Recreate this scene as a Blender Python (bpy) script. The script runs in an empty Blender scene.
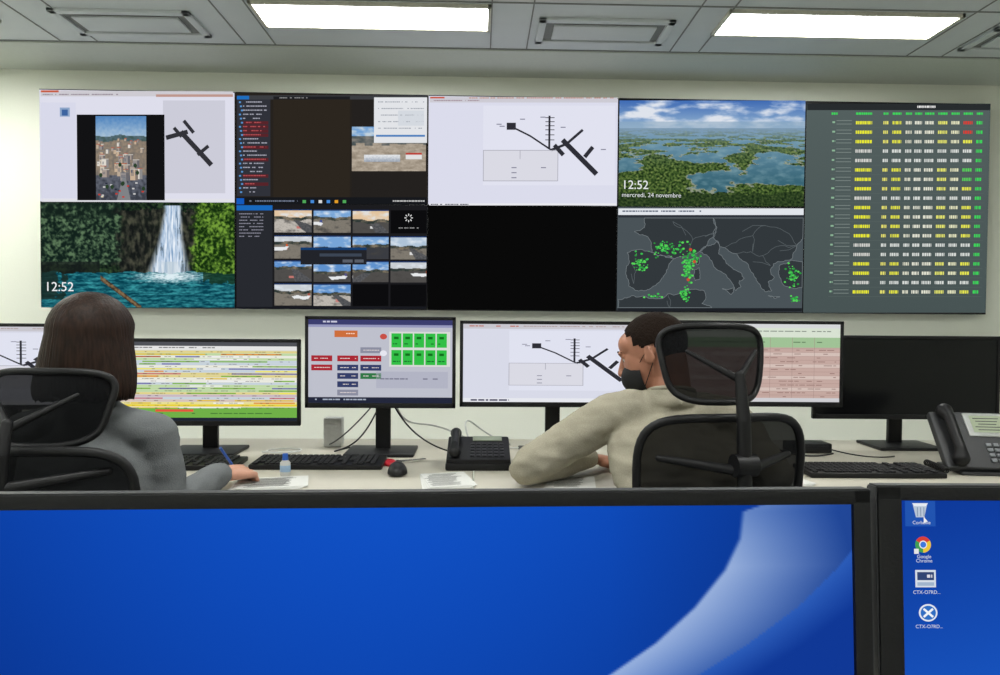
import bpy, bmesh, math, random
import numpy as np
from mathutils import Vector, Matrix, Euler, noise
random.seed(7)
sc = bpy.context.scene
sc.view_settings.view_transform = 'Standard'
COL = sc.collection
V = Vector

# ------------------------------------------------------------------ helpers
def lin1(c):
    c = max(0.0, min(1.0, c / 255.0))
    return c / 12.92 if c <= 0.04045 else ((c + 0.055) / 1.055) ** 2.4
def lin(c): return (lin1(c[0]), lin1(c[1]), lin1(c[2]), 1.0)

def pmat(name, col, rough=.5, metal=0., bump=0., scale=60., var=.08, spec=.5, stretch=(1, 1, 1), alpha=1.0, detail=4):
    m = bpy.data.materials.new(name); m.use_nodes = True
    nt = m.node_tree; N = nt.nodes; L = nt.links
    p = N['Principled BSDF']
    p.inputs['Roughness'].default_value = rough
    p.inputs['Metallic'].default_value = metal
    p.inputs['Specular IOR Level'].default_value = spec
    p.inputs['Alpha'].default_value = alpha
    tc = N.new('ShaderNodeTexCoord'); mp = N.new('ShaderNodeMapping'); mp.inputs['Scale'].default_value = stretch
    nz = N.new('ShaderNodeTexNoise'); nz.inputs['Scale'].default_value = scale; nz.inputs['Detail'].default_value = detail
    L.new(tc.outputs['Object'], mp.inputs['Vector']); L.new(mp.outputs['Vector'], nz.inputs['Vector'])
    r = N.new('ShaderNodeValToRGB'); c = lin(col)
    r.color_ramp.elements[0].position = .3; r.color_ramp.elements[1].position = .7
    r.color_ramp.elements[0].color = [x * (1 - var) for x in c[:3]] + [1]
    r.color_ramp.elements[1].color = [min(1, x * (1 + var)) for x in c[:3]] + [1]
    L.new(nz.outputs['Fac'], r.inputs['Fac']); L.new(r.outputs['Color'], p.inputs['Base Color'])
    if bump > 0:
        b = N.new('ShaderNodeBump'); b.inputs['Strength'].default_value = bump; b.inputs['Distance'].default_value = .003
        L.new(nz.outputs['Fac'], b.inputs['Height']); L.new(b.outputs['Normal'], p.inputs['Normal'])
    return m

def emat(name, col, strength=1.0, sample=False):
    m = bpy.data.materials.new(name); m.use_nodes = True
    nt = m.node_tree; nt.nodes.clear()
    o = nt.nodes.new('ShaderNodeOutputMaterial'); e = nt.nodes.new('ShaderNodeEmission')
    e.inputs['Color'].default_value = lin(col); e.inputs['Strength'].default_value = strength
    nt.links.new(e.outputs[0], o.inputs[0])
    if not sample:
        try: m.cycles.emission_sampling = 'NONE'
        except Exception: pass
    return m
_tm = {}
def tmat(col):
    if col not in _tm: _tm[col] = emat('display_text_%d' % len(_tm), col)
    return _tm[col]

SCREEN = bpy.data.materials.new('display_pixels'); SCREEN.use_nodes = True
_n = SCREEN.node_tree; _n.nodes.clear()
_o = _n.nodes.new('ShaderNodeOutputMaterial'); _e = _n.nodes.new('ShaderNodeEmission'); _a = _n.nodes.new('ShaderNodeVertexColor'); _a.layer_name = 'Col'
_n.links.new(_a.outputs['Color'], _e.inputs['Color']); _n.links.new(_e.outputs[0], _o.inputs[0])
try: SCREEN.cycles.emission_sampling = 'NONE'
except Exception: pass

M_black = pmat('black_plastic', (20, 20, 22), .45, bump=.1, scale=300, spec=.3)
M_black2 = pmat('dark_grey_plastic', (42, 43, 46), .5, bump=.1, scale=300)
M_key = pmat('key_plastic', (28, 28, 31), .6, spec=.3)
M_off = pmat('switched_off_glass', (14, 15, 17), .18, scale=5, spec=.3)
M_mesh = pmat('chair_mesh_fabric', (15, 16, 18), .9, bump=.4, scale=500, alpha=.955, spec=.1)
M_fab = pmat('seat_fabric', (22, 22, 25), .9, bump=.5, scale=400, spec=.2)
M_white = pmat('white_plastic', (198, 199, 196), .45)
M_desk = pmat('desk_laminate', (188, 183, 169), .4, scale=8, var=.02)
M_deskedge = pmat('desk_edge', (150, 150, 145), .5)
M_wall = pmat('wall_paint', (240, 242, 229), .85, bump=.05, scale=120, var=.012)
M_ceil = pmat('ceiling_metal_panels', (214, 219, 220), .6, scale=6, var=.02)
M_seam = pmat('ceiling_seam', (132, 134, 131), .7)
M_soffit = pmat('soffit_shade_tone', (204, 209, 199), .8, var=.02)  # soffit slightly darker than the ceiling panels: its shade is put into the colour
M_floor = pmat('carpet_tiles', (146, 148, 152), .95, bump=.4, scale=200)
M_skin = pmat('skin', (172, 118, 94), .5, scale=30, var=.08, bump=.1)
M_skin2 = pmat('skin_pale', (194, 142, 119), .5, scale=30, var=.06, bump=.1)
M_chrome = pmat('metal_chrome', (170, 170, 172), .25, 1.0)
M_paper = pmat('paper', (210, 210, 206), .8, var=.02)
M_red = pmat('red_plastic', (190, 20, 40), .4)
M_blue = pmat('blue_plastic', (40, 90, 180), .4)
M_eye = pmat('eye_white', (190, 182, 174), .4)
M_iris = pmat('eye_iris', (50, 30, 20), .2)

def empty(name, loc=(0, 0, 0), rotz=0.):
    e = bpy.data.objects.new(name, None); e.location = loc; e.rotation_euler = (0, 0, rotz); e.empty_display_size = .1
    COL.objects.link(e); return e
def link(name, me, parent=None, mats=(), smooth=False, angle=None):
    ob = bpy.data.objects.new(name, me); COL.objects.link(ob)
    for m in mats: me.materials.append(m)
    if smooth:
        me.polygons.foreach_set('use_smooth', [True] * len(me.polygons))
        if angle is not None:
            try:
                me.set_sharp_from_angle(angle=math.radians(angle))
            except Exception: pass
    if parent: ob.parent = parent
    return ob
def bmobj(name, bm, parent=None, mats=(), smooth=True, angle=35):
    me = bpy.data.meshes.new(name); bm.to_mesh(me); bm.free()
    return link(name, me, parent, mats, smooth, angle)

def _merge(bm, tmp, M=None, mi=0):
    if M is not None: bmesh.ops.transform(tmp, matrix=M, verts=tmp.verts)
    for f in tmp.faces: f.material_index = mi
    me = bpy.data.meshes.new('tmp'); tmp.to_mesh(me); tmp.free()
    bm.from_mesh(me); bpy.data.meshes.remove(me)
def rbox(bm, c, s, b=.003, R=None, seg=2, mi=0, taper=None):
    t = bmesh.new(); bmesh.ops.create_cube(t, size=1)
    for v in t.verts:
        v.co = V((v.co.x * s[0], v.co.y * s[1], v.co.z * s[2]))
        if taper and v.co.z > 0: v.co.x *= taper; v.co.y *= taper
    b = min(b, min(s) * .45)
    if b > 0: bmesh.ops.bevel(t, geom=t.edges[:], offset=b, segments=seg, affect='EDGES', profile=.6)
    M = Matrix.Translation(V(c)) @ (R.to_4x4() if R is not None else Matrix.Identity(4))
    _merge(bm, t, M, mi)
def cyl(bm, p1, p2, r1, r2=None, seg=20, mi=0, caps=True):
    p1 = V(p1); p2 = V(p2); r2 = r1 if r2 is None else r2; d = p2 - p1
    t = bmesh.new(); bmesh.ops.create_cone(t, cap_ends=caps, segments=seg, radius1=r1, radius2=r2, depth=d.length)
    M = Matrix.Translation((p1 + p2) / 2) @ d.to_track_quat('Z', 'Y').to_matrix().to_4x4()
    _merge(bm, t, M, mi)
def ell(bm, c, r, R=None, seg=24, mi=0):
    t = bmesh.new(); bmesh.ops.create_uvsphere(t, u_segments=seg, v_segments=seg // 2 + 2, radius=1)
    if isinstance(r, (int, float)): r = (r, r, r)
    M = Matrix.Translation(V(c)) @ (R.to_4x4() if R is not None else Matrix.Identity(4)) @ Matrix.Diagonal((r[0], r[1], r[2], 1))
    _merge(bm, t, M, mi)
def limb(bm, pts, rad, seg=18):
    for p, r in zip(pts, rad): ell(bm, p, r, seg=seg)
    for i in range(len(pts) - 1): cyl(bm, pts[i], pts[i + 1], rad[i], rad[i + 1], seg=seg)
def loft(bm, rings, seg=36, n=2.0):
    prev = None; first = None
    for (c, rx, ry, rot) in rings:
        vs = []
        for k in range(seg):
            a = 2 * math.pi * k / seg
            x = math.copysign(abs(math.cos(a)) ** (2 / n), math.cos(a)) * rx
            y = math.copysign(abs(math.sin(a)) ** (2 / n), math.sin(a)) * ry
            cr, sr = math.cos(rot), math.sin(rot)
            vs.append(bm.verts.new((c[0] + x * cr - y * sr, c[1] + x * sr + y * cr, c[2])))
        if prev:
            for k in range(seg): bm.faces.new((prev[k], prev[(k + 1) % seg], vs[(k + 1) % seg], vs[k]))
        else: first = vs
        prev = vs
    bm.faces.new(list(reversed(first))); bm.faces.new(prev)
def finalize(bm, voxel, smooth=6):
    me = bpy.data.meshes.new('t'); bm.to_mesh(me); bm.free()
    ob = bpy.data.objects.new('t', me); COL.objects.link(ob)
    m = ob.modifiers.new('r', 'REMESH'); m.mode = 'VOXEL'; m.voxel_size = voxel
    s = ob.modifiers.new('s', 'SMOOTH'); s.factor = .5; s.iterations = smooth
    dg = bpy.context.evaluated_depsgraph_get()
    me2 = bpy.data.meshes.new_from_object(ob.evaluated_get(dg))
    bpy.data.objects.remove(ob); bpy.data.meshes.remove(me)
    me2.materials.clear()
    return me2
def curve(name, pts, r, mat, parent=None, cyclic=False, kind='NURBS'):
    cu = bpy.data.curves.new(name, 'CURVE'); cu.dimensions = '3D'; cu.bevel_depth = r; cu.bevel_resolution = 3
    s = cu.splines.new(kind); s.points.add(len(pts) - 1)
    for i, p in enumerate(pts): s.points[i].co = (p[0], p[1], p[2], 1)
    s.use_cyclic_u = cyclic
    if kind == 'NURBS': s.use_endpoint_u = not cyclic; s.order_u = 4; s.resolution_u = 8
    cu.use_fill_caps = True
    ob = bpy.data.objects.new(name, cu); COL.objects.link(ob); cu.materials.append(mat)
    if parent: ob.parent = parent
    return ob

# ------------------------------------------------------------------ people
def wput(ob, parent): ob.parent = parent; ob.location = -parent.location
def folds(me, amp=.004, sc=9.):
    vs = me.vertices; 
    for v in vs:
        p = v.co; n = v.normal
        f = noise.fractal(V((p.x * sc, p.y * sc, p.z * sc * 1.7)), 1, 2, 3)
        r = 1 - abs(noise.noise(V((p.x * sc * 1.1 + 5, p.y * sc, p.z * sc * 2.2)))) * 2
        v.co = p + n * (f * amp + r * amp * .6)
def hand(bm, wrist, direc, normal, side, curls, length=1.0, thumb_in=.6, extra=None):
    d = V(direc).normalized(); n = V(normal); n = (n - d * n.dot(d)).normalized(); l = d.cross(n).normalized() * side
    w = V(wrist); s = length
    def Q(a, b, c): return w + (d * a + l * b + n * c) * s
    for b0, b1 in ((.018, .030), (.006, .011), (-.006, -.010), (-.016, -.028)):
        limb(bm, [Q(.0, b0, 0), Q(.045, (b0 + b1) / 2 * 1.1, .001), Q(.088, b1, 0)], [.016 * s, .0135 * s, .0105 * s], 12)
    limb(bm, [Q(-.05, 0, 0), Q(.0, 0, 0)], [.027 * s, .022 * s], 14)
    tips = []
    for (b, L, r), cu in zip(((.031, .072, .0088), (.011, .080, .009), (-.010, .074, .0086), (-.029, .058, .0076)), curls):
        p = Q(.088, b, 0); ang = 0.15; pts = [p]
        for seg, fr_ in enumerate((.46, .30, .24)):
            ang += cu * (1.0, 1.15, .8)[seg]
            dd = (d * math.cos(ang) - n * math.sin(ang) + l * (b * 1.2)).normalized()
            p = p + dd * L * fr_ * s; pts.append(p)
        limb(bm, pts, [r * s * 1.08, r * s, r * s * .93, r * s * .8], 12); tips.append(p)
    tb = Q(.022, .026, -.006)
    t1 = Q(.05, .050, -.014); t2 = Q(.078, .055 - .012 * thumb_in, -.024); t3 = Q(.100, .052 - .03 * thumb_in, -.030)
    limb(bm, [tb, t1, t2, t3], [.015 * s, .0125 * s, .0105 * s, .0088 * s], 12)
    return tips, t3
def head_mesh(bm, M, neck_base, nr=.056):
    def E(c, r, R=None):
        t = bmesh.new(); bmesh.ops.create_uvsphere(t, u_segments=28, v_segments=18, radius=1)
        _merge(bm, t, M @ Matrix.Translation(V(c)) @ (R.to_4x4() if R else Matrix.Identity(4)) @ Matrix.Diagonal((r[0], r[1], r[2], 1)))
    E((0, -.01, .03), (.077, .097, .088)); E((0, .03, -.015), (.064, .066, .085)); E((0, .035, -.055), (.054, .055, .055))
    E((0, .066, -.095), (.024, .02, .018)); E((0, .055, .045), (.062, .04, .04))
    for s in (-1, 1):
        E((s * .036, .052, -.026), (.022, .024, .024)); E((s * .03, .085, .026), (.024, .010, .007))
        E((s * .030, .079, .0165), (.0165, .0125, .0085))
        E((s * .078, -.010, -.004), (.006, .016, .027), Matrix.Rotation(s * .35, 3, 'Z') @ Matrix.Rotation(-.15, 3, 'X'))
        E((s * .071, .0, -.013), (.010, .009, .016)); E((s * .012, .104, -.032), (.009, .010, .008))
    limb(bm, [M @ V((0, .090, .018)), M @ V((0, .104, -.008)), M @ V((0, .114, -.030))], [.008, .010, .012], 14)
    E((0, .091, -.056), (.024, .010, .007)); E((0, .090, -.068), (.021, .010, .008))
    limb(bm, [M @ V((0, -.03, -.02)), M @ V((0, -.028, -.08)), V(neck_base)], [.062, nr, nr * 1.08], 24)
def face_parts(M, parent):
    bm = bmesh.new()
    for s in (-1, 1): ell(bm, M @ V((s * .030, .0755, .006)), .0115, seg=20)
    o = bmobj('eyes', bm, None, [M_eye]); wput(o, parent)
    bm = bmesh.new()
    for s in (-1, 1): ell(bm, M @ V((s * .030, .0838, .003)), .0045, seg=14)
    o = bmobj('irises', bm, None, [M_iris]); wput(o, parent)
    bm = bmesh.new()
    for s in (-1, 1): limb(bm, [M @ V((s * .014, .096, .028)), M @ V((s * .032, .094, .033)), M @ V((s * .048, .080, .028))], [.0025, .0032, .002], 8)
    o = bmobj('eyebrows', bm, None, [M_hairm]); wput(o, parent)

def hairmat(name, col, var, scale=90, st=(1, 1, .05), rough=.38, spec=.5):
    return pmat(name, col, rough, bump=.8, scale=scale, var=var, stretch=st, spec=spec, detail=3)
M_hairm = hairmat('brown_short_hair', (34, 25, 20), .4, 320, (1, 1, .5), .85, .1)
M_hairw = hairmat('dark_long_hair', (38, 24, 17), .6, 170, (1, 1, .03), .46, .16)
def knit(name, col):
    return pmat(name, col, .95, bump=.35, scale=520, var=.13, stretch=(1, 1, .6), spec=.1, detail=2)
M_beige = knit('beige_sweater', (168, 162, 145))
M_grey = knit('grey_sweater', (114, 117, 119))
M_trous = pmat('dark_trousers', (38, 42, 54), .9, bump=.4, scale=300)
M_shoe = pmat('shoe_leather', (25, 22, 20), .45)
M_maskm = pmat('black_face_mask', (16, 16, 18), .8, bump=.3, scale=300)

def person(nm, P, sweater, skin, headM, hair, scale_s=1.0):
    root = empty(nm, (P['pelvis'][0], P['pelvis'][1], 0))
    pv, nb = V(P['pelvis']), V(P['neck'])
    bm = bmesh.new(); k = scale_s
    ls, rs = V(P['lsh']), V(P['rsh']); ch = (ls + rs) / 2
    yaw = math.atan2((rs - ls).y, (rs - ls).x)
    half = (rs - ls).length / 2
    def lerp(a, b, t): return a + (b - a) * t
    rings = []
    prof = [(-.06, .165, .115), (.06, .168, .118), (.22, .155, .108), (.45, .16, .108), (.68, half + .012, .118), (.84, half + .012, .112), (.95, half - .02, .095), (1.04, half - .075, .075), (1.12, .07, .062)]
    for (t, rx, ry) in prof:
        c = lerp(pv, ch, t)
        if t > .84: c = c.lerp(V((nb.x, nb.y, c.z)), (t - .84) / .28)
        c.y -= .018 * math.sin(math.pi * min(1, max(0, t)))
        rings.append((c, rx * (1 if t > .6 else k), ry * k, yaw * min(1, max(0, t))))
    loft(bm, rings, 40, 2.2)
    for sh, el, wr in ((P['lsh'], P['lel'], P['lwr']), (P['rsh'], P['rel'], P['rwr'])):
        sh, el, wr = V(sh), V(el), V(wr); m = sh.lerp(el, .5); fm = el.lerp(wr, .45)
        inn = sh.lerp(ch, .35) + V((0, 0, .01))
        limb(bm, [inn, sh, m, el, fm, wr], [.068 * k, .066 * k, .058 * k, .052 * k, .047 * k, .036 * k], 20)
        limb(bm, [wr, wr + (wr - el).normalized() * .012], [.034 * k, .033 * k], 20)
        limb(bm, [sh.lerp(V((nb.x, nb.y, nb.z)), .12), V(nb) + V((0, 0, -.012))], [.05 * k, .052 * k], 18)
    nd = ((headM @ V((0, -.028, -.08))) - nb).normalized()
    cyl(bm, nb - nd * .02, nb + nd * .028, .075 * k, .067 * k, 28)
    me = finalize(bm, .007, 7); folds(me, P.get('fold', .005))
    o = link('sweater', me, None, [sweater], True); wput(o, root)
    q = nd.to_track_quat('Z', 'Y').to_matrix(); cpt = nb + nd * .03
    o = curve('collar', [cpt + q @ V((.066 * k * math.cos(a), .066 * k * math.sin(a), 0)) for a in [2 * math.pi * i / 24 for i in range(24)]], .0065, sweater, None, True, 'POLY'); wput(o, root)
    bm = bmesh.new()
    hips = pv + V((0, .01, -.0))
    ell(bm, hips, (.17 * k, .13 * k, .10))
    for s, kn, an in ((-1, P['lkn'], P['lan']), (1, P['rkn'], P['ran'])):
        kn, an = V(kn), V(an)
        hp = hips + V((s * .085, .03, .0))
        limb(bm, [hp, hp.lerp(kn, .5), kn, kn.lerp(an, .35), an + V((0, 0, .05))], [.085 * k, .076 * k, .062 * k, .058 * k, .045 * k], 20)
    me = finalize(bm, .009, 6); folds(me, .004)
    o = link('trousers', me, None, [M_trous], True); wput(o, root)
    bm = bmesh.new()
    for an in (P['lan'], P['ran']):
        an = V(an); limb(bm, [an + V((0, -.02, -.03)), an + V((0, .02, .03))], [.032, .04], 16)
        limb(bm, [V((an.x, an.y - .03, .036)), V((an.x, an.y + .08, .038)), V((an.x, an.y + .16, .032))], [.034, .036, .030], 16)
    me = finalize(bm, .006, 4); o = link('shoes', me, None, [M_shoe], True); wput(o, root)
    bm = bmesh.new(); head_mesh(bm, headM, nb, .056 * k)
    me = finalize(bm, .0035, 4); o = link('head', me, None, [skin], True); wput(o, root)
    face_parts(headM, root)
    for side, wr, hd, hn, cur, nmh in ((P['lside'], P['lwr'], P['lhd'], P['lhn'], P['lcurl'], 'left_hand'), (P['rside'], P['rwr'], P['rhd'], P['rhn'], P['rcurl'], 'right_hand')):
        bm = bmesh.new(); wrp = V(wr) + V(hd).normalized() * .035
        P[nmh] = hand(bm, wrp, hd, hn, side, cur, P.get('hs', 1.0))
        me = finalize(bm, .0028, 3); o = link(nmh, me, None, [skin], True); wput(o, root)
    return root

# man -----------------------------------------------------------------
HM = Matrix.Translation((.518, 2.13, 1.143)) @ Matrix.Rotation(math.radians(60), 4, 'Z') @ Matrix.Rotation(math.radians(-18), 4, 'X')
man = dict(pelvis=(.555, 1.885, .585), neck=(.560, 2.085, 1.005), lsh=(.385, 2.11, .960), rsh=(.72, 2.05, .955),
           lel=(.142, 2.10, .808), lwr=(.335, 2.27, .800), rel=(.815, 1.97, .815), rwr=(.70, 2.20, .800),
           lkn=(.43, 2.32, .56), lan=(.42, 2.34, .10), rkn=(.70, 2.31, .56), ran=(.72, 2.30, .10),
           lside=1, lhd=(.75, .65, -.12), lhn=(0, 0, 1), lcurl=(.35, .38, .42, .45), rside=-1, rhd=(-.45, .85, -.12), rhn=(0, 0, 1), rcurl=(.25, .28, .3, .34), fold=.009)
mroot = person('seated_man', man, M_beige, M_skin, HM, None)
bm = bmesh.new(); bmesh.ops.create_uvsphere(bm, u_segments=128, v_segments=90, radius=1)
for v in bm.verts: v.co = V((v.co.x * .0795, v.co.y * .1000 - .011, v.co.z * .0910 + .031))
def keep(p):
    j = .004 * noise.noise(p * 60)
    if p.y > .058 + j + (p.z - .09) * .3: return False
    if p.z < .022 + j and -.030 < p.y < .014: return False
    if p.z < -.005 + j and p.y > .0: return False
    if p.y > .034 + j and p.z < .066: return False
    if p.y > .012 + j and p.z < .034: return False
    return p.z > -.056 + j
bmesh.ops.delete(bm, geom=[v for v in bm.verts if not keep(v.co)], context='VERTS')
for v in bm.verts: v.co += v.co.normalized() * .001 * noise.noise(v.co * 120)
bmesh.ops.transform(bm, matrix=HM, verts=bm.verts)
o = bmobj('short_hair', bm, None, [M_hairm], True, None); wput(o, mroot)
sm = o.modifiers.new('thickness', 'SOLIDIFY'); sm.thickness = .004; sm.offset = -1
bm = bmesh.new(); bmesh.ops.create_uvsphere(bm, u_segments=64, v_segments=48, radius=1)
for v in bm.verts: v.co = V((v.co.x * .064, v.co.y * .082 + .036, v.co.z * .062 - .056))
bmesh.ops.delete(bm, geom=[v for v in bm.verts if v.co.y < .034 or v.co.z > -.014 + .3 * max(0, v.co.y - .1)], context='VERTS')
bmesh.ops.transform(bm, matrix=HM, verts=bm.verts)
o = bmobj('face_mask', bm, None, [M_maskm], True, None); wput(o, mroot)
sm = o.modifiers.new('thickness', 'SOLIDIFY'); sm.thickness = .002
for s in (-1, 1):
    for (z0, z1) in ((-.02, .018), (-.085, -.028)):
        o = curve('mask_strap', [HM @ V((s * .060, .034, z0)), HM @ V((s * .073, .01, (z0 + z1) / 2)), HM @ V((s * .081, -.014, z1))], .0012, M_maskm, None); wput(o, mroot)

# woman ---------------------------------------------------------------
HW = Matrix.Translation((-.972, 1.84, 1.172)) @ Matrix.Rotation(math.radians(3), 4, 'Z') @ Matrix.Rotation(math.radians(-10), 4, 'X')
wom = dict(pelvis=(-.955, 1.79, .58), neck=(-.972, 1.815, 1.02), lsh=(-1.125, 1.83, .945), rsh=(-.825, 1.83, .945),
           lel=(-1.20, 1.90, .80), lwr=(-1.10, 2.12, .800), rel=(-.785, 1.845, .76), rwr=(-.735, 2.045, .797),
           lkn=(-1.06, 2.22, .56), lan=(-1.05, 2.27, .10), rkn=(-.84, 2.22, .56), ran=(-.83, 2.25, .10),
           lside=1, lhd=(.15, .95, -.12), lhn=(0, 0, 1), lcurl=(.25, .28, .3, .34), rside=-1, rhd=(.42, .88, -.10), rhn=(.35, 0, 1), rcurl=(.5, .55, .65, .7), fold=.006, hs=.93)
wroot = person('seated_woman', wom, M_grey, M_skin2, HW, None, .90)
bm = bmesh.new(); SEG = 360; prev = None
lev = []
for i in range(15):
    a = math.pi / 2 * (1 - i / 14.); lev.append((.028 + math.sin(a) * .103, .096 * math.cos(a) + .0006, .116 * math.cos(a) + .0006, -.012))
for t, rx, ry, cy in ((.01, .100, .118, -.014), (-.01, .104, .118, -.017), (-.03, .108, .117, -.02), (-.05, .112, .114, -.025), (-.07, .116, .109, -.03), (-.09, .118, .103, -.036), (-.105, .119, .097, -.04), (-.120, .118, .091, -.042), (-.132, .115, .084, -.042)):
    lev.append((t, rx, ry, cy))
rows = []
for li, (z, rx, ry, cy) in enumerate(lev):
    row = []
    for k in range(SEG):
        a = 2 * math.pi * k / SEG; ca, sa = math.cos(a), math.sin(a)
        low = max(0, min(1, (.05 - z) / .05)); dn = max(0, min(1, (.10 - z) / .2))
        rg = 1 + (.016 * noise.noise(V((a * 22, z * 2, 1))) * (.4 + dn) + .018 * noise.noise(V((a * 6, z * 3, 7))) * dn + .008 * noise.noise(V((ca * 3, sa * 3, z * 4)))) * (min(1, rx / .06))
        Y = ry * sa
        if Y > 0: Y *= (1 - low * .62)
        zz = z + ((.010 * noise.noise(V((a * 7, 3, 3))) + .006 * noise.noise(V((a * 30, 3, 3)))) if li == len(lev) - 1 else 0)
        row.append(bm.verts.new(V((rx * ca * rg, Y * rg + cy, zz))))
    rows.append(row)
for i in range(len(rows) - 1):
    for k in range(SEG): bm.faces.new((rows[i][k], rows[i + 1][k], rows[i + 1][(k + 1) % SEG], rows[i][(k + 1) % SEG]))
bm.faces.new(rows[-1]); bm.faces.new(list(reversed(rows[0])))
HH = Matrix.Translation((-.972, 1.84, 1.172)) @ Matrix.Rotation(math.radians(3), 4, 'Z')
bmesh.ops.transform(bm, matrix=HH, verts=bm.verts)
bmesh.ops.recalc_face_normals(bm, faces=bm.faces)
o = bmobj('long_hair', bm, None, [M_hairw], True, None); wput(o, wroot)
tp = wom['right_hand'][0][0]; th_ = wom['right_hand'][1]
g = (tp + th_) / 2
d0 = V((.35, .55, -.9)).normalized(); tip = g + d0 * ((g.z - .751) / abs(d0.z))
bm = bmesh.new(); cyl(bm, tip + (g - tip).normalized() * .008, tip + (g - tip).normalized() * .135, .004, seg=14); cyl(bm, tip, tip + (g - tip).normalized() * .008, .0008, .004, seg=14)
o = bmobj('pen', bm, None, [M_blue]); wput(o, wroot)

# ------------------------------------------------------------------ desk telephones / intercom (remeshed parts)
DZ = .75
e = empty('intercom_console', (-.002, 2.41, DZ)); bm = bmesh.new()
R = Matrix.Rotation(.24, 3, 'X')
rbox(bm, (0, .01, .013), (.215, .20, .024), .006); rbox(bm, (0, .012, .044), (.21, .195, .034), .008, R)
bmobj('housing', bm, e, [M_black]); bm = bmesh.new()
for r in range(5):
    for c in range(6):
        rbox(bm, V((0, .012, .044)) + R @ V((-.02 + c * .0195, -.07 + r * .023, .019)), (.014, .014, .006), .002, R)
bmobj('buttons', bm, e, [M_black2]); bm = bmesh.new()
rbox(bm, V((0, .012, .044)) + R @ V((.03, .07, .0185)), (.10, .035, .004), .001, R); bmobj('display', bm, e, [pmat('lcd_grey_green', (150, 160, 140), .3)])
bm = bmesh.new(); b0 = V((0, .012, .044))
limb(bm, [b0 + R @ V((-.078, -.075, .034)), b0 + R @ V((-.078, -.05, .048)), b0 + R @ V((-.078, .055, .048)), b0 + R @ V((-.078, .08, .034))], [.02, .014, .014, .02], 16)
me = finalize(bm, .003, 4); link('handset', me, e, [M_black], True)
e = empty('desk_telephone', (1.655, 2.33, DZ), math.radians(-8)); bm = bmesh.new()
R = Matrix.Rotation(math.radians(50), 3, 'X'); c0 = V((0, 0, .099))
rbox(bm, c0, (.27, .215, .026), .008, R, 3)
rbox(bm, (0, .055, .066), (.16, .02, .13), .004, Matrix.Rotation(-.45, 3, 'X')); rbox(bm, (0, .005, .0065), (.18, .17, .012), .004)
bmobj('body', bm, e, [M_black2]); bm = bmesh.new()
rbox(bm, c0 + R @ V((.045, .055, .0145)), (.155, .090, .006), .003, R); bmobj('display_bezel', bm, e, [pmat('silver_plastic', (165, 168, 165), .4)])
bm = bmesh.new(); rbox(bm, c0 + R @ V((.045, .057, .0178)), (.118, .064, .002), 0, R)
bmobj('display', bm, e, [emat('phone_lcd', (178, 190, 160), .85)], False); bm = bmesh.new()
for r in range(5): rbox(bm, c0 + R @ V((.035, .078 - r * .011, .0192)), (.08 - .012 * (r % 3), .0028, .0006), 0, R)
bmobj('display_text', bm, e, [M_black2], False); bm = bmesh.new()
for r in range(4):
    for c in range(3): rbox(bm, c0 + R @ V((.015 + c * .022, -.022 - r * .019, .016)), (.017, .013, .007), .003, R)
    for c in range(2): rbox(bm, c0 + R @ V((.088 + c * .02, -.022 - r * .019, .016)), (.014, .010, .006), .003, R)
bmobj('keypad', bm, e, [pmat('grey_keys', (120, 124, 128), .5)])
bm = bmesh.new()
limb(bm, [c0 + R @ V((-.092, -.082, .030)), c0 + R @ V((-.092, -.055, .046)), c0 + R @ V((-.092, .07, .046)), c0 + R @ V((-.092, .098, .030))], [.026, .017, .017, .026], 18)
me = finalize(bm, .003, 5); link('handset', me, e, [M_black], True)
curve('coiled_cord', [V((-.14 + .010 * math.cos(i * .9), -.09 + .0016 * i, .016 + .010 * math.sin(i * .9))) for i in range(90)], .0022, M_black, e)

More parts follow.
